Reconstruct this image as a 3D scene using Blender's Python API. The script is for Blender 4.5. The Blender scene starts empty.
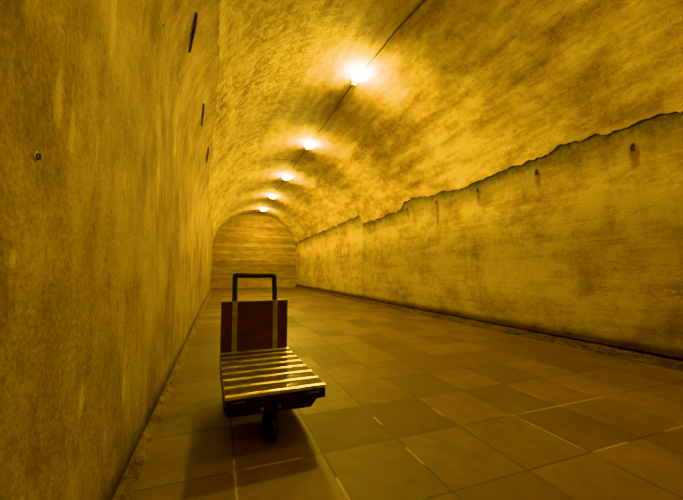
import bpy, bmesh, math, random
from mathutils import Vector, Matrix
random.seed(7)
S = bpy.context.scene
COL = S.collection
PI = math.pi

# ------------------------------------------------------------------ camera
F = 328.0; CAM_H = 1.05
psi = math.atan(122 / F); th = math.atan(21 / F)
fw = Vector((math.sin(psi) * math.cos(th), math.cos(psi) * math.cos(th), math.sin(th)))
rt = Vector((math.cos(psi), -math.sin(psi), 0)); up = rt.cross(fw)
cd = bpy.data.cameras.new('camera'); cam = bpy.data.objects.new('camera', cd); COL.objects.link(cam)
cd.sensor_width = 36; cd.lens = F / 683 * 36; cd.clip_start = 0.02; cd.clip_end = 100
M = Matrix((rt, up, -fw)).transposed().to_4x4(); M.translation = (0, 0, CAM_H)
cam.matrix_world = M
S.camera = cam
S.view_settings.view_transform = 'Khronos PBR Neutral'
S.view_settings.look = 'None'
S.view_settings.exposure = 0.0

# ------------------------------------------------------------------ node helpers
class NT:
    def __init__(s, name):
        s.m = bpy.data.materials.new(name); s.m.use_nodes = True
        s.t = s.m.node_tree; s.t.nodes.clear()
        s.out = s.n('ShaderNodeOutputMaterial'); s.b = s.n('ShaderNodeBsdfPrincipled')
        s.l(s.b.outputs[0], s.out.inputs[0])
        s.co = s.n('ShaderNodeTexCoord').outputs['Object']
        s.b.inputs['Specular IOR Level'].default_value = 0.3
    def n(s, t, **k):
        x = s.t.nodes.new(t)
        for a, v in k.items(): setattr(x, a, v)
        return x
    def l(s, a, b): s.t.links.new(a, b)
    def put(s, v, sock):
        if hasattr(v, 'is_linked') or hasattr(v, 'links'): s.l(v, sock)
        else: sock.default_value = v
    def scale(s, v, sc, off=(0, 0, 0)):
        m = s.n('ShaderNodeMapping'); s.l(v, m.inputs[0]); m.inputs['Scale'].default_value = sc; m.inputs['Location'].default_value = off
        return m.outputs[0]
    def noise(s, v, sc=1, det=6, rough=.6, dist=0.0, off=(0, 0, 0), stretch=(1, 1, 1)):
        x = s.n('ShaderNodeTexNoise'); s.l(s.scale(v, stretch, off), x.inputs['Vector'])
        x.inputs['Scale'].default_value = sc; x.inputs['Detail'].default_value = det
        x.inputs['Roughness'].default_value = rough; x.inputs['Distortion'].default_value = dist
        return x.outputs['Fac']
    def ramp(s, f, stops, interp='LINEAR'):
        r = s.n('ShaderNodeValToRGB'); s.l(f, r.inputs[0]); r.color_ramp.interpolation = interp
        e = r.color_ramp.elements
        while len(e) < len(stops): e.new(.5)
        for i, (p, c) in enumerate(stops):
            e[i].position = p
            e[i].color = (c, c, c, 1) if isinstance(c, (int, float)) else (*c, 1)
        return r.outputs[0]
    def math(s, op, a, b=0.0, c=None):
        x = s.n('ShaderNodeMath', operation=op); s.put(a, x.inputs[0]); s.put(b, x.inputs[1])
        if c is not None: s.put(c, x.inputs[2])
        return x.outputs[0]
    def gain(s, v, k): return s.math('ADD', s.math('MULTIPLY', s.math('SUBTRACT', v, .5), k), .5)
    def mix(s, f, a, b, mode='MIX'):
        x = s.n('ShaderNodeMix', data_type='RGBA', blend_type=mode)
        s.put(f, x.inputs[0])
        s.put(a if not isinstance(a, tuple) else (*a, 1), x.inputs[6]); s.put(b if not isinstance(b, tuple) else (*b, 1), x.inputs[7])
        return x.outputs[2]
    def bump(s, h, strength=.5, dist=.01, prev=None):
        x = s.n('ShaderNodeBump'); x.inputs['Strength'].default_value = strength; x.inputs['Distance'].default_value = dist
        s.l(h, x.inputs['Height'])
        if prev is not None: s.l(prev, x.inputs['Normal'])
        return x.outputs[0]
    def sep(s, v):
        x = s.n('ShaderNodeSeparateXYZ'); s.l(v, x.inputs[0]); return x.outputs
    def spot(s, centre, radii):
        "soft 0..1 blob around a place on the wall"
        v = s.n('ShaderNodeVectorMath', operation='SUBTRACT'); s.l(s.co, v.inputs[0]); v.inputs[1].default_value = centre
        d = s.n('ShaderNodeVectorMath', operation='DIVIDE'); s.l(v.outputs[0], d.inputs[0]); d.inputs[1].default_value = radii
        q = s.n('ShaderNodeVectorMath', operation='LENGTH'); s.l(d.outputs[0], q.inputs[0])
        return s.math('SUBTRACT', 1.0, q.outputs['Value'])
    def done(s, col, rough=.8, normal=None, metal=0.0):
        s.put(col if not isinstance(col, tuple) else (*col, 1), s.b.inputs['Base Color']); s.put(rough, s.b.inputs['Roughness'])
        s.b.inputs['Metallic'].default_value = metal
        if normal is not None: s.l(normal, s.b.inputs['Normal'])
        return s.m

def mat_side_wall(left):
    t = NT('stained concrete wall left' if left else 'stained concrete wall right')
    big = t.noise(t.co, .9, 5, .6, .2, (3, 1, 0) if left else (0, 5, 2))
    med = t.noise(t.co, 4.2, 9, .72, .15, stretch=(1, 1, .55) if left else (1, .75, 1.0))
    fine = t.noise(t.co, 60, 5, .75)
    boards = t.noise(t.co, 1, 6, .65, .05, stretch=(1, .5, 6.5))
    v = t.math('ADD', t.math('MULTIPLY', big, .34), t.math('MULTIPLY', med, .36))
    v = t.math('ADD', v, t.math('MULTIPLY', boards, .05 if left else .22))
    v = t.math('ADD', v, t.math('MULTIPLY', fine, .30 if left else .20))
    v = t.gain(v, 1.6 if left else 1.35)
    col = t.ramp(v, [(.37, (0.118, 0.068, 0.030)), (.45, (0.200, 0.127, 0.055)), (.53, (0.296, 0.211, 0.096)), (.63, (0.444, 0.351, 0.185))])
    z = t.sep(t.co)[2]
    # darker foot of the wall
    foot_tone = t.ramp(t.math('ADD', t.math('MULTIPLY', z, .4), t.math('MULTIPLY', med, .35)), [(.18, .70), (.75, 1.0)])
    col = t.mix(1.0, col, foot_tone, 'MULTIPLY')
    if left:
        # peeled pale patches
        pm = None
        for c, r in [((-.42, 1.08, 1.52), (.4, .06, .34)), ((-.42, 1.17, 1.46), (.4, .05, .30)), ((-.42, 1.38, 1.46), (.4, .055, .36)),
                     ((-.42, .925, 1.08), (.4, .055, .055)), ((-.42, 1.9, .5), (.4, .12, .3)), ((-.42, 1.5, 2.1), (.4, .1, .5)), ((-.42, 2.3, 1.1), (.4, .06, .12)), ((-.42, 1.35, .62), (.4, .1, .16)),
                     ((-.42, 2.6, 1.7), (.4, .16, .5)), ((-.42, 3.4, 2.2), (.4, .2, .5)), ((-.42, 1.75, 1.5), (.4, .06, .3))]:
            q = t.math('MAXIMUM', t.spot(c, r), 0.0)
            pm = q if pm is None else t.math('MAXIMUM', pm, q)
        sc = t.noise(t.co, 7, 9, .78, .1, (2, 6, 0), (1, 1.1, .5))
        sm = t.noise(t.co, .9, 4, .6, 0, (6, 1, 0))
        col = t.mix(t.math('MULTIPLY', t.ramp(sc, [(.555, 0.0), (.585, .55)]), t.ramp(sm, [(.42, .1), (.58, 1.0)])), col, (.46, .34, .15))
        col = t.mix(t.ramp(sc, [(.395, .55), (.425, 0.0)]), col, (.13, .07, .026))
        pk = t.noise(t.co, 16, 9, .8, .1, stretch=(1, 1.4, .4))
        pf = t.ramp(t.math('MULTIPLY', t.math('POWER', pm, .5), pk), [(.40, 0.0), (.46, .7)])
        col = t.mix(pf, col, (.58, .46, .22))
    else:
        sp = t.ramp(t.noise(t.co, 22, 6, .7, .1, (9, 0, 0), (1, .55, 1.3)), [(.575, 0.0), (.605, .7)])
        msk = t.ramp(t.noise(t.co, 1.7, 5, .65, 0, (0, 9, 4)), [(.42, 0.0), (.62, 1.0)])
        col = t.mix(t.math('MULTIPLY', sp, msk), col, (.52, .41, .20))
        # stain and painted-in shadow under the broken plaster edge, pale band lower down
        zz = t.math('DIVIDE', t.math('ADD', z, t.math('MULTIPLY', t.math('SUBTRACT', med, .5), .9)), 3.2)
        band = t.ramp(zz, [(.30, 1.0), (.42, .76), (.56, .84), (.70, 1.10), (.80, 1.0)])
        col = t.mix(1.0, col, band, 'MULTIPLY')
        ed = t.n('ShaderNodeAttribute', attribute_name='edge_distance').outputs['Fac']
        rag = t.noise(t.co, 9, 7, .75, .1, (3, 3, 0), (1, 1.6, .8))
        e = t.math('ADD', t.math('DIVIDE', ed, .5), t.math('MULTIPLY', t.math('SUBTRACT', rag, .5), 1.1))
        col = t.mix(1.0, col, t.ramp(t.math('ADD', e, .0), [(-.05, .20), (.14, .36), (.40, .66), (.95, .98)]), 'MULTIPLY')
        drip = t.noise(t.co, 1, 5, .7, .1, (0, 3, 0), (1, 5, .7))
        col = t.mix(1.0, col, t.ramp(drip, [(.36, .84), (.46, 1.0)]), 'MULTIPLY')
        hm = None
        for c in [(2.363, 2.42), (3.613, 2.47), (4.847, 2.46), (6.10, 2.48), (7.316, 2.54), (6.10, 2.25)]:
            q = t.math('MAXIMUM', t.spot((4.58, c[0], c[1]), (.4, .09, .26)), 0.0)
            hm = q if hm is None else t.math('MAXIMUM', hm, q)
        rs = t.ramp(t.math('MULTIPLY', t.math('POWER', hm, .6), rag), [(.22, 0.0), (.42, .8)])
        col = t.mix(rs, col, (.13, .065, .022))
        yy = t.sep(t.co)[1]
        zl = t.math('FRACT', t.math('DIVIDE', t.math('ADD', z, t.math('MULTIPLY', t.noise(t.co, 1.2, 4, .6), .05)), .29))
        ln = t.ramp(zl, [(.0, .6), (.05, 1.0), (.90, 1.0), (.95, 1.18), (.985, 1.0), (1.0, .6)])
        lb = t.ramp(t.noise(t.co, 1, 5, .65, 0, (1, 2, 3), (1, .8, 3.5)), [(.46, 0.0), (.58, .8)])
        col = t.mix(lb, col, t.mix(1.0, col, ln, 'MULTIPLY'))
        col = t.mix(1.0, col, t.ramp(t.math('DIVIDE', yy, 20.4), [(.4985, 1.0), (.5015, 1.18)]), 'MULTIPLY')
    nb = t.bump(med, .6, .03); nb = t.bump(fine, .6, .006, nb)
    if not left: nb = t.bump(boards, .4, .012, nb)
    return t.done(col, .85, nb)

def mat_plaster():
    t = NT('patchy vault plaster')
    x = t.sep(t.co)[0]
    lm = t.ramp(t.math('DIVIDE', x, 4.6), [(.14, 1.0), (.46, .12), (.8, .22)])
    big = t.noise(t.co, .8, 6, .65, .3, stretch=(1, .6, 1))
    med = t.noise(t.co, 3.2, 10, .74, .2, stretch=(1.3, .5, 1.3))
    fine = t.noise(t.co, 48, 5, .75)
    streak = t.noise(t.co, 2.2, 7, .68, .1, (4, 0, 1), (2.2, .22, 2.2))
    v = t.math('ADD', t.math('MULTIPLY', big, .30), t.math('ADD', t.math('MULTIPLY', med, .36), t.math('ADD', t.math('MULTIPLY', fine, .14), t.math('MULTIPLY', streak, .20))))
    v = t.gain(v, 1.5)
    col = t.ramp(v, [(.39, (0.184, 0.109, 0.044)), (.455, (0.304, 0.204, 0.085)), (.52, (0.432, 0.322, 0.147)), (.61, (0.626, 0.515, 0.276))])
    flake = t.noise(t.co, 5.5, 9, .72, .5, (5, 5, 5), (.8, 1.5, 1.2))
    # old flaking coat on the left haunch of the vault
    fl = t.math('MULTIPLY', t.ramp(flake, [(.485, 0.0), (.525, 1.0)]), lm)
    col = t.mix(t.math('MULTIPLY', fl, .55), col, (.70, .58, .32))
    pits = t.ramp(t.noise(t.co, 13, 7, .75, .2, (1, 8, 2), (1, .6, 1)), [(.385, 1.0), (.415, 0.0)])
    dk = t.math('MULTIPLY', pits, t.ramp(t.noise(t.co, 1.3, 4, .6, 0, (8, 2, 2), (1, .5, 1)), [(.42, 0.0), (.56, .9)]))
    col = t.mix(t.math('MULTIPLY', dk, .6), col, (.17, .10, .045))
    nb = t.bump(t.math('MULTIPLY', flake, lm), 1.0, .07); nb = t.bump(med, .5, .03, nb); nb = t.bump(fine, .45, .005, nb)
    return t.done(col, .85, nb)

def mat_back():
    t = NT('board-marked end wall concrete')
    boards = t.noise(t.co, 1, 5, .6, 0, stretch=(.12, 1, 4.5))
    med = t.noise(t.co, 3, 7, .6, .3, stretch=(.6, 1, 1.6))
    v = t.math('ADD', t.math('MULTIPLY', boards, .6), t.math('MULTIPLY', med, .4))
    col = t.ramp(v, [(.36, (.13, .08, .032)), (.5, (.25, .17, .075)), (.64, (.42, .31, .15))])
    z = t.sep(t.co)[2]
    ln = t.math('FRACT', t.math('DIVIDE', z, .62))
    col = t.mix(1.0, col, t.ramp(ln, [(.0, .55), (.04, 1.0), (.97, 1.0), (1.0, .6)]), 'MULTIPLY')
    return t.done(col, .85, t.bump(v, .5, .02))

def mat_floor():
    t = NT('worn stone floor tiles')
    PX, PY, X0, Y0 = .4835, .531, .1, 1.345
    co = t.scale(t.co, (1, 1, 1), (-X0 + PX * 10, -Y0 + PY * 20, 0))
    wob = t.noise(t.co, 6, 3, .5)
    def brick(m, smooth):
        b = t.n('ShaderNodeTexBrick', offset=0.0, squash=1.0); t.l(co, b.inputs['Vector'])
        b.inputs['Scale'].default_value = 1; b.inputs['Brick Width'].default_value = PX; b.inputs['Row Height'].default_value = PY
        b.inputs['Mortar Size'].default_value = m; b.inputs['Mortar Smooth'].default_value = smooth
        b.inputs['Color1'].default_value = (0, 0, 0, 1); b.inputs['Color2'].default_value = (1, 1, 1, 1); b.inputs['Mortar'].default_value = (.5, .5, .5, 1)
        return b
    b = brick(.0085, .45)
    tone = b.outputs['Color']; joint = b.outputs['Fac']
    big = t.noise(t.co, 1.1, 4, .6, .3); med = t.noise(t.co, 8, 6, .6)
    v = t.math('ADD', t.math('MULTIPLY', tone, .26), t.math('ADD', t.math('MULTIPLY', big, .45), t.math('MULTIPLY', med, .3)))
    col = t.ramp(v, [(.28, (.054, .026, .0075)), (.50, (.090, .048, .015)), (.75, (.165, .100, .036))])
    # joints: thin and dark, with runs of pale filler where the photograph shows it
    pm = None
    for c, r in [((2.65, 1.876, 0), (.85, .05, 1)), ((2.034, 1.6, 0), (.05, .42, 1)), ((2.518, 2.15, 0), (.05, .3, 1)), ((3.0, 2.1, 0), (.05, .2, 1)),
                 ((2.2, 1.345, 0), (.24, .06, 1)), ((2.9, 1.36, 0), (.2, .06, 1)), ((1.067, 2.13, 0), (.05, .10, 1)), ((1.067, 1.68, 0), (.05, .14, 1)),
                 ((.1, 1.7, 0), (.05, .42, 1)), ((.3, 1.876, 0), (.26, .05, 1)), ((.5835, 1.52, 0), (.05, .16, 1)), ((1.55, 2.1, 0), (.05, .12, 1))]:
        q = t.math('MAXIMUM', t.spot(c, r), 0.0)
        pm = q if pm is None else t.math('MAXIMUM', pm, q)
    chip = t.noise(t.co, 11, 4, .6, 0, (7, 0, 0))
    pale = t.ramp(t.math('MULTIPLY', t.math('POWER', pm, .35), t.math('ADD', chip, .35)), [(.50, 0.0), (.68, .62)])
    jd = t.ramp(t.noise(t.co, 2.3, 4, .6, 0, (2, 7, 0)), [(.40, .7), (.55, 1.0)])
    col = t.mix(t.math('MULTIPLY', joint, jd), col, (.03, .018, .008))
    col = t.mix(t.math('MULTIPLY', joint, pale), col, (.42, .31, .14))
    rough = t.ramp(t.math('ADD', t.math('MULTIPLY', med, .4), t.math('MULTIPLY', tone, .6)), [(.2, .70), (.75, .50)])
    h = t.math('SUBTRACT', t.math('MULTIPLY', med, .25), joint)
    nb = t.bump(h, .35, .006); nb = t.bump(big, .3, .03, nb)
    t.b.inputs['Specular IOR Level'].default_value = .40
    return t.done(col, rough, nb)

def mat_rubble(name, a, b):
    t = NT(name)
    n = t.noise(t.co, 14, 8, .75, .6); k = t.noise(t.co, 2.2, 4, .6)
    col = t.ramp(t.math('ADD', t.math('MULTIPLY', n, .7), t.math('MULTIPLY', k, .3)), [(.38, a), (.62, b)])
    return t.done(col, .9, t.bump(n, 1.0, .03))

def mat_simple(name, c, rough=.6, metal=0.0, var=.25, sc=12, stretch=(1, 1, 1), bump=.15):
    t = NT(name)
    n = t.noise(t.co, sc, 6, .6, .2, stretch=stretch)
    d = tuple(x * (1 - var * 1.6) for x in c); e = tuple(min(1, x * (1 + var)) for x in c)
    return t.done(t.ramp(n, [(.3, d), (.7, e)]), t.ramp(n, [(.3, max(.05, rough - .08)), (.7, rough + .08)]), t.bump(n, bump, .004), metal)

LIGHT = (1.0, .72, .11)
def mat_emit(name, strength):
    m = bpy.data.materials.new(name); m.use_nodes = True; t = m.node_tree; t.nodes.clear()
    o = t.nodes.new('ShaderNodeOutputMaterial'); e = t.nodes.new('ShaderNodeEmission')
    e.inputs[0].default_value = (*LIGHT, 1); e.inputs[1].default_value = strength
    t.links.new(e.outputs[0], o.inputs[0]); return m

MW_L = mat_side_wall(True); MW_R = mat_side_wall(False); M_PL = mat_plaster(); M_BK = mat_back(); M_FL = mat_floor()
M_RUB_L = mat_rubble('broken concrete plinth left', (.04, .021, .007), (.27, .18, .07))
M_RUB_R = mat_rubble('broken concrete plinth right', (.030, .016, .006), (.13, .075, .028))
M_STEEL = mat_simple('black painted steel', (.010, .007, .005), .5)
M_BOARD = mat_simple('dark red-brown board', (.060, .019, .008), .38, sc=5, stretch=(1, 1, 4), bump=.1)
M_SLAT = mat_simple('varnished dark deck wood', (.085, .052, .028), .13, sc=6, stretch=(.5, 8, 8), bump=.03, var=.3)
M_STRIP = mat_simple('worn bare steel strip', (.80, .70, .46), .30, .9, sc=16, stretch=(.4, 4, 4), bump=.06)
M_STRAP = mat_simple('worn metal strap', (.30, .23, .14), .5, .2, sc=10)
M_RUBBER = mat_simple('dull rubber tyre', (.02, .017, .014), .7)
M_RIM = mat_simple('grey wheel rim', (.16, .13, .10), .4, .6)
M_BOLT = mat_simple('zinc bolt head', (.11, .085, .05), .5, .3)
M_RUST = mat_simple('rusted iron', (.035, .018, .010), .8)
M_LIME = mat_simple('pale lime ring', (.62, .54, .36), .9)
M_CABLE = mat_simple('black cable sheath', (.035, .022, .014), .6)
M_BOX = mat_simple('grey cast lamp base', (.20, .16, .11), .6)
M_LAMP = mat_emit('sodium lamp glow', 700)

# ------------------------------------------------------------------ geometry helpers
def link(name, bm, mat, parent=None, smooth=False, loc=None):
    me = bpy.data.meshes.new(name)
    bmesh.ops.recalc_face_normals(bm, faces=bm.faces[:]); bm.to_mesh(me); bm.free()
    me.materials.append(mat)
    if smooth:
        for p in me.polygons: p.use_smooth = True
    o = bpy.data.objects.new(name, me); COL.objects.link(o)
    if parent: o.parent = parent
    if loc: o.location = loc
    return o
def grid(name, rows, mat, smooth=True, flip=False):
    "rows: list of equal-length lists of points"
    me = bpy.data.meshes.new(name); nc = len(rows[0]); vs = [p for r in rows for p in r]; fs = []
    for i in range(len(rows) - 1):
        for j in range(nc - 1):
            f = (i * nc + j, i * nc + j + 1, (i + 1) * nc + j + 1, (i + 1) * nc + j)
            fs.append(f[::-1] if flip else f)
    me.from_pydata(vs, [], fs); me.update(); me.materials.append(mat)
    if smooth:
        for p in me.polygons: p.use_smooth = True
    o = bpy.data.objects.new(name, me); COL.objects.link(o); return o
def struct(o): o['kind'] = 'structure'; return o
def tag(o, label, cat, group=None):
    o['label'] = label; o['category'] = cat
    if group: o['group'] = group
    return o
def empty(name, loc):
    o = bpy.data.objects.new(name, None); COL.objects.link(o); o.location = loc; o.empty_display_size = .1; return o
def box(bm, x0, x1, y0, y1, z0, z1, bev=0.0):
    r = bmesh.ops.create_cube(bm, size=1); vs = r['verts']
    for v in vs: v.co = Vector(((x0 + x1) / 2 + v.co.x * (x1 - x0), (y0 + y1) / 2 + v.co.y * (y1 - y0), (z0 + z1) / 2 + v.co.z * (z1 - z0)))
    if bev:
        es = list({e for v in vs for e in v.link_edges})
        bmesh.ops.bevel(bm, geom=es, offset=bev, segments=2, affect='EDGES', profile=.6)
def prism(bm, pts, axis, a, b):
    "extrude a 2-D polygon along an axis from a to b"
    def P(u, v, w): return {'x': (w, u, v), 'y': (u, w, v), 'z': (u, v, w)}[axis]
    A = [bm.verts.new(P(u, v, a)) for u, v in pts]; B = [bm.verts.new(P(u, v, b)) for u, v in pts]
    n = len(pts); bm.faces.new(A); bm.faces.new(B[::-1])
    for i in range(n): bm.faces.new((A[i], A[(i + 1) % n], B[(i + 1) % n], B[i]))
def tube(bm, pts, r, seg=12):
    pts = [Vector(p) for p in pts]; rings = []
    ref = None
    for i, p in enumerate(pts):
        d = (pts[min(i + 1, len(pts) - 1)] - pts[max(i - 1, 0)]).normalized()
        if ref is None: ref = d.orthogonal().normalized()
        ref = (ref - d * ref.dot(d)).normalized(); o = d.cross(ref)
        rr = r[i] if isinstance(r, (list, tuple)) else r
        rings.append([bm.verts.new(p + (ref * math.cos(2 * PI * k / seg) + o * math.sin(2 * PI * k / seg)) * rr) for k in range(seg)])
    for a, b in zip(rings, rings[1:]):
        for k in range(seg): bm.faces.new((a[k], a[(k + 1) % seg], b[(k + 1) % seg], b[k]))
    bm.faces.new(rings[0][::-1]); bm.faces.new(rings[-1])
def lathe(bm, prof, axis='x', c=(0, 0, 0), seg=28):
    "prof: (along axis, radius)"
    def P(w, r, a):
        u, v = r * math.cos(a), r * math.sin(a)
        q = {'x': (w, u, v), 'y': (u, w, v), 'z': (u, v, w)}[axis]
        return (q[0] + c[0], q[1] + c[1], q[2] + c[2])
    rings = [[bm.verts.new(P(w, r, 2 * PI * k / seg)) for k in range(seg)] for w, r in prof]
    for a, b in zip(rings, rings[1:]):
        for k in range(seg): bm.faces.new((a[k], a[(k + 1) % seg], b[(k + 1) % seg], b[k]))
    bm.faces.new(rings[0][::-1]); bm.faces.new(rings[-1])

# ------------------------------------------------------------------ tunnel shell
XL, XR, ZS, ZA = -.42, 4.58, 2.32, 4.60
XC, RA, RB = (XL + XR) / 2, (XR - XL) / 2, ZA - ZS
Y_A, Y_B = -4.0, 20.7
JOINT = 10.2
def lerp_tab(tab, y):
    if y <= tab[0][0]: return tab[0][1]
    for (a, u), (b, v) in zip(tab, tab[1:]):
        if y <= b: return u + (v - u) * (y - a) / (b - a)
    return tab[-1][1]
ER = [(-4, 2.8), (1.2, 2.70), (1.9, 2.735), (2.6, 2.80), (3.2, 2.865), (3.45, 2.79), (4.3, 2.75), (5.0, 2.72), (6.1, 2.78), (7.0, 2.88), (7.4, 2.86), (7.6, 2.70), (8.6, 2.66), (9.6, 2.64), (10.2, 2.66), (10.25, 2.98), (12, 2.93), (14.7, 2.90), (20.7, 2.85)]
EL = [(-4, 3.45), (3, 3.49), (4, 3.49), (5, 3.42), (6.4, 3.30), (8, 3.05), (9.4, 2.95), (20.7, 2.9)]
rj = random.Random(3)
JR = [rj.uniform(-1, 1) for _ in range(4000)]
def ragged(y, k):
    i = int((y + 5) / .07); f = (y + 5) / .07 - i
    n1 = JR[(i + k) % 4000] * (1 - f) + JR[(i + 1 + k) % 4000] * f
    j = int((y + 5) / .31); g = (y + 5) / .31 - j
    n2 = JR[(j + 900 + k) % 4000] * (1 - g) + JR[(j + 901 + k) % 4000] * g
    q = int((y + 5) / .036)
    return .020 * n1 + .03 * n2 + .014 * JR[(q + 2100 + k) % 4000]
def ang(z): return math.asin(max(0, min(1, (z - ZS) / RB)))
def arc(a, off=0.0): return (XC + (RA + off) * math.cos(a), ZS + (RB + off) * math.sin(a))
def stations(step):
    ys = []; y = Y_A
    while y < Y_B - 1e-6:
        ys.append(y); y += step
    ys.append(Y_B)
    ys = [q for q in ys if abs(q - JOINT) > .07] + [JOINT - .05, JOINT - .045, JOINT + .045, JOINT + .05]
    return sorted(ys)
def groove(y): return .07 if abs(y - JOINT) < .047 else 0.0

def side_wall(name, sgn, mat):
    prof = []          # (x, z) going up; offset outward handled per station
    zb = .13 if sgn > 0 else .02
    n = 14
    prof += [(0, zb + (ZS - zb) * i / n) for i in range(n + 1)]
    arcs = [math.radians(3 + 2.2 * i) for i in range(16)]
    rows = []
    for y in stations(.12):
        g = groove(y); r = []
        xw = XR if sgn > 0 else XL
        r.append((xw + sgn * .25, y, zb))                       # underside of the overhanging wall face
        for x, z in prof: r.append((xw + sgn * g, y, z))
        for a in arcs:
            x, z = arc(a, g); r.append((x if sgn > 0 else 2 * XC - x, y, z))
        rows.append(r)
    o = grid(name, rows, mat, True)
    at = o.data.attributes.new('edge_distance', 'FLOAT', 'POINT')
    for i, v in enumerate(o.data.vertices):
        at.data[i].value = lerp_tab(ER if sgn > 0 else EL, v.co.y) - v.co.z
    return struct(o)
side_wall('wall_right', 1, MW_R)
side_wall('wall_left', -1, MW_L)

# plaster vault: hangs 3.5 cm inside the walls and ends in a ragged broken edge
rows = []
TH = -.0095
NR = 72
for y in stations(.036):
    g = groove(y)
    def TF(a): return -.022 + .018 * max(0, min(1, (a - .6) / 1.2))
    a0 = ang(lerp_tab(ER, y) + ragged(y, 0)); a1 = PI - ang(lerp_tab(EL, y) + ragged(y, 1700))
    r = []
    x, z = arc(a0 + .012, .02); r.append((x, y, z))
    x, z = arc(a0, TF(a0) * .9); r.append((x, y, z))
    for i in range(NR + 1):
        a = a0 + .006 + (a1 - a0 - .012) * i / NR
        x, z = arc(a, TF(a) + g); r.append((x, y, z))
    x, z = arc(a1, TF(a1) * .9); r.append((x, y, z))
    x, z = arc(a1 - .012, .02); r.append((x, y, z))
    rows.append(r)
ceil = struct(grid('ceiling', rows, M_PL, True))
nq = len(rows[0]) - 1
for p in ceil.data.polygons:
    if p.index % nq in (0, 1, nq - 1, nq - 2): p.use_smooth = False

def end_wall(name, y, flip):
    bm = bmesh.new()
    pts = [(XL - .2, -.02), (XR + .2, -.02), (XR + .2, ZS)]
    pts += [arc(PI * i / 40, .2) for i in range(41)] + [(XL - .2, ZS)]
    vs = [bm.verts.new((x, y, z)) for x, z in pts]
    bm.faces.new(vs)
    return struct(link(name, bm, M_BK))
end_wall('wall_back', Y_B, False)
end_wall('wall_front', Y_A, True)

bm = bmesh.new()
vs = [bm.verts.new(p) for p in ((XL - .2, Y_A, 0), (XR + .2, Y_A, 0), (XR + .2, Y_B, 0), (XL - .2, Y_B, 0))]
bm.faces.new(vs); struct(link('floor', bm, M_FL))

# rough broken plinth strips along both walls
def plinth(name, side, mat):
    rows = []
    y = Y_A; i = 0
    rr = random.Random(11 if side > 0 else 5)
    w = [[0, 0] for _ in range(9)]
    while y <= Y_B + 1e-6:
        big = ragged(y * .6, 300 + side * 40) * (.35 if side > 0 else .22)
        r = []
        if side < 0: prof = [(-.355, -.01), (-.362, .006), (-.368, .013), (-.376, .020), (-.385, .027), (-.395, .033), (-.408, .038), (-.424, .046), (-.62, .048)]
        else: prof = [(4.545, -.01), (4.55, .015), (4.555, .035), (4.56, .06), (4.565, .08), (4.572, .095), (4.60, .104), (4.68, .108), (4.82, .11)]
        for k, (x, z) in enumerate(prof):
            j = (.011 if side > 0 else .007) if 0 < k < 8 else .003
            r.append((x + rr.uniform(-j, j) - side * (big if k < 7 else 0), y, z + (rr.uniform(-j, j) if k > 1 else 0)))
        rows.append(r); y += .05
    return struct(grid(name, rows, mat, False))
plinth('baseboard_left', -1, M_RUB_L)
plinth('baseboard_right', 1, M_RUB_R)

# ------------------------------------------------------------------ ceiling lamps and cable
LX = 2.27
def under(x):  # plaster height above a given x
    return ZS + (RB + TH) * math.sqrt(1 - ((x - XC) / (RA + TH)) ** 2)
def lamp(y):
    root = empty('ceiling_lamp', (LX, y, under(LX)))
    bm = bmesh.new(); lathe(bm, [(.006, .118), (-.012, .118), (-.018, .112)], 'z', (0, 0, 0), 28)
    base = link('mounting_plate', bm, M_BOX, root)
    bm = bmesh.new(); box(bm, -.05, .05, .24, .34, -.10, .004, .012)
    jb = link('junction_box', bm, M_BOX, root)
    bm = bmesh.new(); tube(bm, [(0, .33, -.05), (.012, .37, -.03), (.015, .44, -.004)], .012, 8); link('cable_gland', bm, M_CABLE, jb)
    bm = bmesh.new(); tube(bm, [(0, .245, -.045), (0, .20, -.045), (0, .150, -.04)], .018, 10); link('lamp_neck', bm, M_BOX, jb)
    bm = bmesh.new()
    lathe(bm, [(-.008, .125), (-.030, .148), (-.062, .152), (-.094, .134), (-.118, .098), (-.132, .052), (-.135, .012)], 'z', (0, 0, 0), 20)
    link('glass_dome', bm, M_LAMP, root, True)
    return root
YS = [5.16, 8.61, 11.96, 15.33, 18.80]
l0 = lamp(YS[0])
WHERE = ['glowing dome lamp on the vault, nearest and largest of the row', 'glowing dome lamp on the vault, second nearest, just past the nearest one',
         'glowing dome lamp on the vault, middle one of the five', 'glowing dome lamp on the vault, next to last before the end wall',
         'glowing dome lamp on the vault, smallest, right above the end wall']
tag(l0, WHERE[0], 'lamp', 'dome lamps along the vault')
def dup(root, loc):
    r = root.copy(); COL.objects.link(r); r.location = loc
    for ch in list(root.children):
        c = ch.copy(); COL.objects.link(c); c.parent = r
        for g in ch.children:
            d = g.copy(); COL.objects.link(d); d.parent = c
    return r
for k in range(1, 5): dup(l0, (LX, YS[k], under(LX)))['label'] = WHERE[k]
# lamps of the same row that hang outside the picture, overhead and behind the camera
for k, yy in enumerate((1.76, -1.64)):
    ld = bpy.data.lights.new('overhead_lamp_light', 'POINT'); ld.color = LIGHT; ld.energy = 120; ld.shadow_soft_size = .055
    lo = bpy.data.objects.new('overhead_lamp_light', ld); COL.objects.link(lo); lo.location = (LX, yy, under(LX) - .12)

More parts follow.
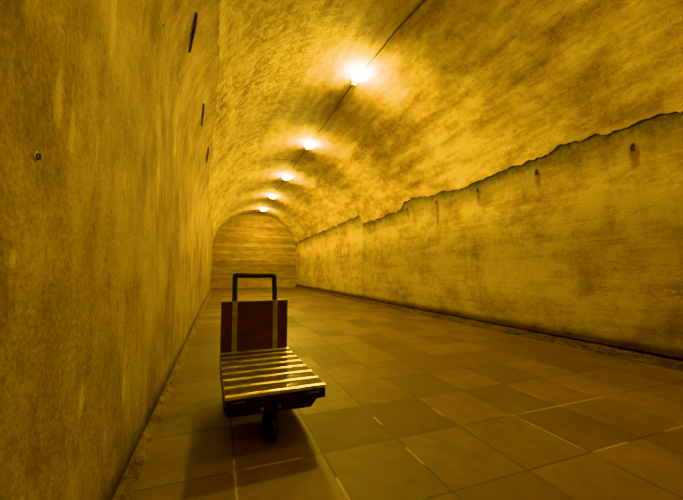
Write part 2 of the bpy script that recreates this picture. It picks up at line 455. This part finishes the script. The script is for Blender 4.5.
CP = [(-3.9, 2.40), (1.7, 2.44), (3.34, 2.41), (4.2, 2.345), (4.95, 2.30), (5.45, 2.285), (7, 2.29), (8.3, 2.295), (8.9, 2.285), (12, 2.28), (16, 2.26), (20.6, 2.26)]
pts = []; y = -3.9
while y <= 20.65:
    x = lerp_tab(CP, y) + .010 * math.sin(y * 5.1) * math.sin(y * 1.3)
    pts.append((x, y, under(x) - .012 - .006 * abs(math.sin(y * 2.2)))); y += .12
bm = bmesh.new(); tube(bm, pts, .011, 8)
tag(link('power_cable', bm, M_CABLE, smooth=True), 'thin dark power cable running along the crown of the vault between lamps', 'cable')

# ------------------------------------------------------------------ wall anchors and crack marks
def anchor(name, loc, n, along=.05):
    "rusty hooked stub on a plate; n = direction out of the wall"
    n = Vector(n).normalized(); rot = n.to_track_quat('X', 'Z')
    root = empty(name, loc); root.rotation_mode = 'QUATERNION'; root.rotation_quaternion = rot
    bm = bmesh.new(); box(bm, -.01, .006, -.016, .016, -.045, .045, .004); link('plate', bm, M_RUST, root)
    bm = bmesh.new(); tube(bm, [(0, 0, .012), (.03, 0, .012), (.042, 0, .0), (.045, 0, -.02), (.04, 0, -.05)], [.009, .009, .009, .008, .006], 8)
    link('hook', bm, M_RUST, root, True)
    return root
def wall_pt(side, y, z):
    if z <= ZS: return (XR if side > 0 else XL, y, z), (-side, 0, 0)
    a = ang(z); x, zz = arc(a)
    nx, nz = -math.cos(a) / RA, -math.sin(a) / RB
    if side < 0: x = 2 * XC - x; nx = -nx
    return (x, y, z), (nx, 0, nz)
R_ANCH = [(2.363, 2.52, 'rusty wall hook under the plaster edge, nearest one on the right wall'),
          (3.613, 2.575, 'rusty wall hook under the plaster edge, second nearest on the right wall'),
          (4.847, 2.583, 'rusty wall hook under the plaster edge, third nearest on the right wall'),
          (6.10, 2.60, 'rusty wall hook under the plaster edge, fourth nearest on the right wall'),
          (7.316, 2.66, 'rusty wall hook under the plaster edge, farthest of the five on the right wall')]
L_CRACK = [(2.995, 3.107, .30, 'dark slanting crack mark high on the left wall, built as an added bar, nearest of the three'),
          (4.622, 3.122, .46, 'dark slanting crack mark high on the left wall, built as an added bar, middle of the three'),
          (6.281, 3.139, .55, 'dark slanting crack mark high on the left wall, built as an added bar, farthest of the three')]
for y, z, lab in R_ANCH:
    p, n = wall_pt(1, y, z)
    tag(anchor('wall_hook', p, n), lab, 'wall hook', 'rusty hooks along the right wall')
for y, z, ln, lab in L_CRACK:  # slanting cracks, modelled as added dark bars
    p, n = wall_pt(-1, y, z)
    root = empty('crack_bar', p); root.rotation_mode = 'QUATERNION'; root.rotation_quaternion = Vector(n).normalized().to_track_quat('X', 'Z')
    h = ln / 2; d = .10 if ln < .4 else .06
    bm = bmesh.new(); tube(bm, [(-.008, -h, d), (.010, -h * .9, d * .9), (.014, -h * .3, d * .25), (.013, h * .3, -d * .4), (.010, h * .9, -d * .9), (-.008, h, -d)], [.005, .009, .011, .010, .008, .005], 8)
    link('bar', bm, M_RUST, root, True)
    bm = bmesh.new(); box(bm, -.008, .020, -.014, .014, -.022, .022, .004); link('crack_block', bm, M_RUST, root)  # invented centre block on the crack bar
    tag(root, lab, 'iron bar', 'crack marks built as bars high on the left wall')
# two small iron sockets in the left wall
for y, z, lab in ((.985, 1.326, 'small dark iron socket with pale ring low on the near left wall'), (2.369, 2.685, 'small dark iron socket high on the left wall beside the nearest crack mark')):
    p, n = wall_pt(-1, y, z)
    root = empty('pipe_socket', p); root.rotation_mode = 'QUATERNION'; root.rotation_quaternion = Vector(n).normalized().to_track_quat('X', 'Z')
    bm = bmesh.new(); lathe(bm, [(-.01, .009), (.006, .009), (.006, .006), (-.002, .005)], 'x', seg=14); link('socket', bm, M_RUST, root)
    bm = bmesh.new(); lathe(bm, [(-.004, .014), (.002, .013), (.0025, .009)], 'x', seg=16); link('ring', bm, M_LIME, root)
    bm = bmesh.new(); lathe(bm, [(-.004, .003), (.003, .0028), (.004, .001)], 'x', seg=10); link('pin', bm, M_LIME, root)
    tag(root, lab, 'pipe socket')

# ------------------------------------------------------------------ platform trolley
T = empty('platform_trolley', (.329, 2.53, 0)); T.rotation_euler.z = math.radians(1.5)
tag(T, 'wooden platform trolley with slatted deck, dark back board and push handle on the tiled floor', 'trolley')
W = .296; YF, YR = -.535, .54; DZ = .34
bm = bmesh.new()                                     # steel frame: apron, side rails, rear rail, cross bars
box(bm, -W, W, YF, YF + .03, DZ - .075, DZ - .014, .004)
box(bm, -W, -W + .03, YF + .03, YR, DZ - .075, DZ - .014, .004)
box(bm, W - .03, W, YF + .03, YR, DZ - .075, DZ - .014, .004)
box(bm, -W + .03, W - .03, YR - .03, YR, DZ - .075, DZ - .014, .004)
for sx in (-1, 1): box(bm, sx * (W - .015) - .012, sx * (W - .015) + .012, YF + .22, YR, .175, DZ - .06, .003)  # unseen rail skirts, added to cut light leaking under the deck
box(bm, -W + .03, W - .03, YR - .024, YR, .175, DZ - .06, .003)  # unseen rear skirt, added against the same light leak
box(bm, -W + .01, W - .01, YF + .03, YR - .03, DZ - .019, DZ - .0145)  # unseen dark pan, added to remove the bright reflection below the deck
for yy in (-.2, .12): box(bm, -W + .03, W - .03, yy, yy + .04, DZ - .07, DZ - .02, .003)
frame = link('deck_frame', bm, M_STEEL, T)
bm = bmesh.new()                                     # lower cross member behind the apron, with a raked end
prism(bm, [(-.285, .275), (.255, .275), (.205, .215), (-.285, .228)], 'y', YF + .012, YF + .06)
cm = link('cross_beam', bm, M_STEEL, T)
for bx_ in (-.09, .01):
    bm = bmesh.new(); lathe(bm, [(YF + .012, .011), (YF + .002, .011), (YF - .002, .006)], 'y', (bx_, 0, .248), 12)
    link('bolt', bm, M_BOLT, cm)
for sx in (-.22, .225):                              # corner plates on the apron
    bm = bmesh.new(); box(bm, sx - .035, sx + .035, YF - .003, YF + .004, DZ - .040, DZ - .031, .002); link('corner_plate', bm, M_BOLT, frame)
n = 7; PITCH = (YR - .04 - YF) / n; SW = .036
def strip_bm(y0, w):
    bm = bmesh.new(); z0, z1 = DZ - .014, DZ
    pr = [(y0, z0), (y0 + w, z0)] + [(y0 + w / 2 + w / 2 * math.cos(a), z1 + .003 + .0035 * math.sin(a)) for a in [PI * i / 8 for i in range(9)]]
    prism(bm, pr, 'x', -W, W); return bm
for i in range(n):
    y0 = YF + i * PITCH
    link('metal_strip', strip_bm(y0, SW), M_STRIP, T, False)
    bm = bmesh.new(); box(bm, -W, W, y0 + SW + .002, y0 + PITCH - .002, DZ - .014, DZ, .002)
    link('deck_board', bm, M_SLAT, T)
link('metal_strip', strip_bm(YF + n * PITCH, .036), M_STRIP, T)
bm = bmesh.new(); box(bm, -W + .004, W - .004, YR, YR + .022, DZ - .05, .782, .003)
link('back_board', bm, M_BOARD, T)
HX = (-.178, .176)
for hx in HX:
    bm = bmesh.new(); box(bm, hx - .021, hx + .021, YR - .006, YR, DZ + .004, .784, .0015)
    st = link('strap', bm, M_STRAP, T); st['label'] = 'pale worn metal strap'
    for zz in (.40, .70):
        bm = bmesh.new(); lathe(bm, [(YR - .005, .007), (YR - .010, .006), (YR - .012, .003)], 'y', (hx, 0, zz), 10); link('rivet', bm, M_BOLT, st)
bm = bmesh.new()
yh = YR + .022 + .02
def corner(x, z, sx, r=.014, k=4):
    return [(x + sx * (-r + r * math.cos(a)), yh, z - r + r * math.sin(a)) for a in [PI / 2 * i / k for i in range(k + 1)]]
top = 1.012
left = [(HX[0], yh, .42), (HX[0], yh, .75)] + corner(HX[0], top, -1)
right = [(HX[1] + .004, yh, .42), (HX[1] + .004, yh, .75), (HX[1], yh, .88)] + corner(HX[1] - .006, top - .002, 1)
tube(bm, left + [(-.08, yh, top - .002), (0, yh, top - .004), (.08, yh, top - .003)] + right[::-1], .0235, 14)
link('push_handle', bm, M_STEEL, T, True)
# front swivel caster, turned a little
C = empty('caster_wheel', (-.02, -.40, 0)); C.parent = T; C.rotation_euler.z = math.radians(14)
def wheel(parent, c, r, w):
    bm = bmesh.new()
    lathe(bm, [(-w / 2, r * .62), (-w / 2, r * .9), (-w * .32, r), (w * .32, r), (w / 2, r * .9), (w / 2, r * .62)], 'x', c, 32)
    link('tyre', bm, M_RUBBER, parent, True)
    bm = bmesh.new()
    lathe(bm, [(-w * .55, r * .2), (-w * .55, r * .3), (-w * .3, r * .34), (-w * .3, r * .56), (-w * .52, r * .60), (-w * .52, r * .66), (w * .52, r * .66), (w * .52, r * .60), (w * .3, r * .56), (w * .3, r * .34), (w * .55, r * .3), (w * .55, r * .2)], 'x', c, 28)
    link('rim', bm, M_RIM, parent, True)
wheel(C, (0, 0, .092), .092, .042)
bm = bmesh.new()
for sx in (-1, 1): box(bm, sx * .032 - .004, sx * .032 + .004, -.022, .022, .075, .215, .002)
box(bm, -.036, .036, -.03, .03, .208, .222, .003); box(bm, -.06, .06, -.06, .06, .25, .268, .003)
lathe(bm, [(.218, .028), (.252, .028)], 'z', (0, 0, 0), 16); lathe(bm, [(-.042, .010), (.042, .010)], 'x', (0, 0, .092), 10)
link('fork', bm, M_STEEL, C)
for sx in (-1, 1):
    Rw = empty('rear_wheel', (sx * .225, .36, 0)); Rw.parent = T
    wheel(Rw, (0, 0, .092), .092, .042)
bm = bmesh.new(); lathe(bm, [(-.25, .011), (.25, .011)], 'x', (0, .36, .092), 12)
for sx in (-.17, .17): box(bm, sx - .006, sx + .006, .325, .395, .075, .27, .003)
link('rear_axle', bm, M_STEEL, T)

# ------------------------------------------------------------------ black world and bounce settings
w = bpy.data.worlds.new('tunnel_world'); S.world = w; w.use_nodes = True
w.node_tree.nodes['Background'].inputs[0].default_value = (0, 0, 0, 1)
S.cycles.max_bounces = 8; S.cycles.diffuse_bounces = 6
S.cycles.sample_clamp_indirect = 8
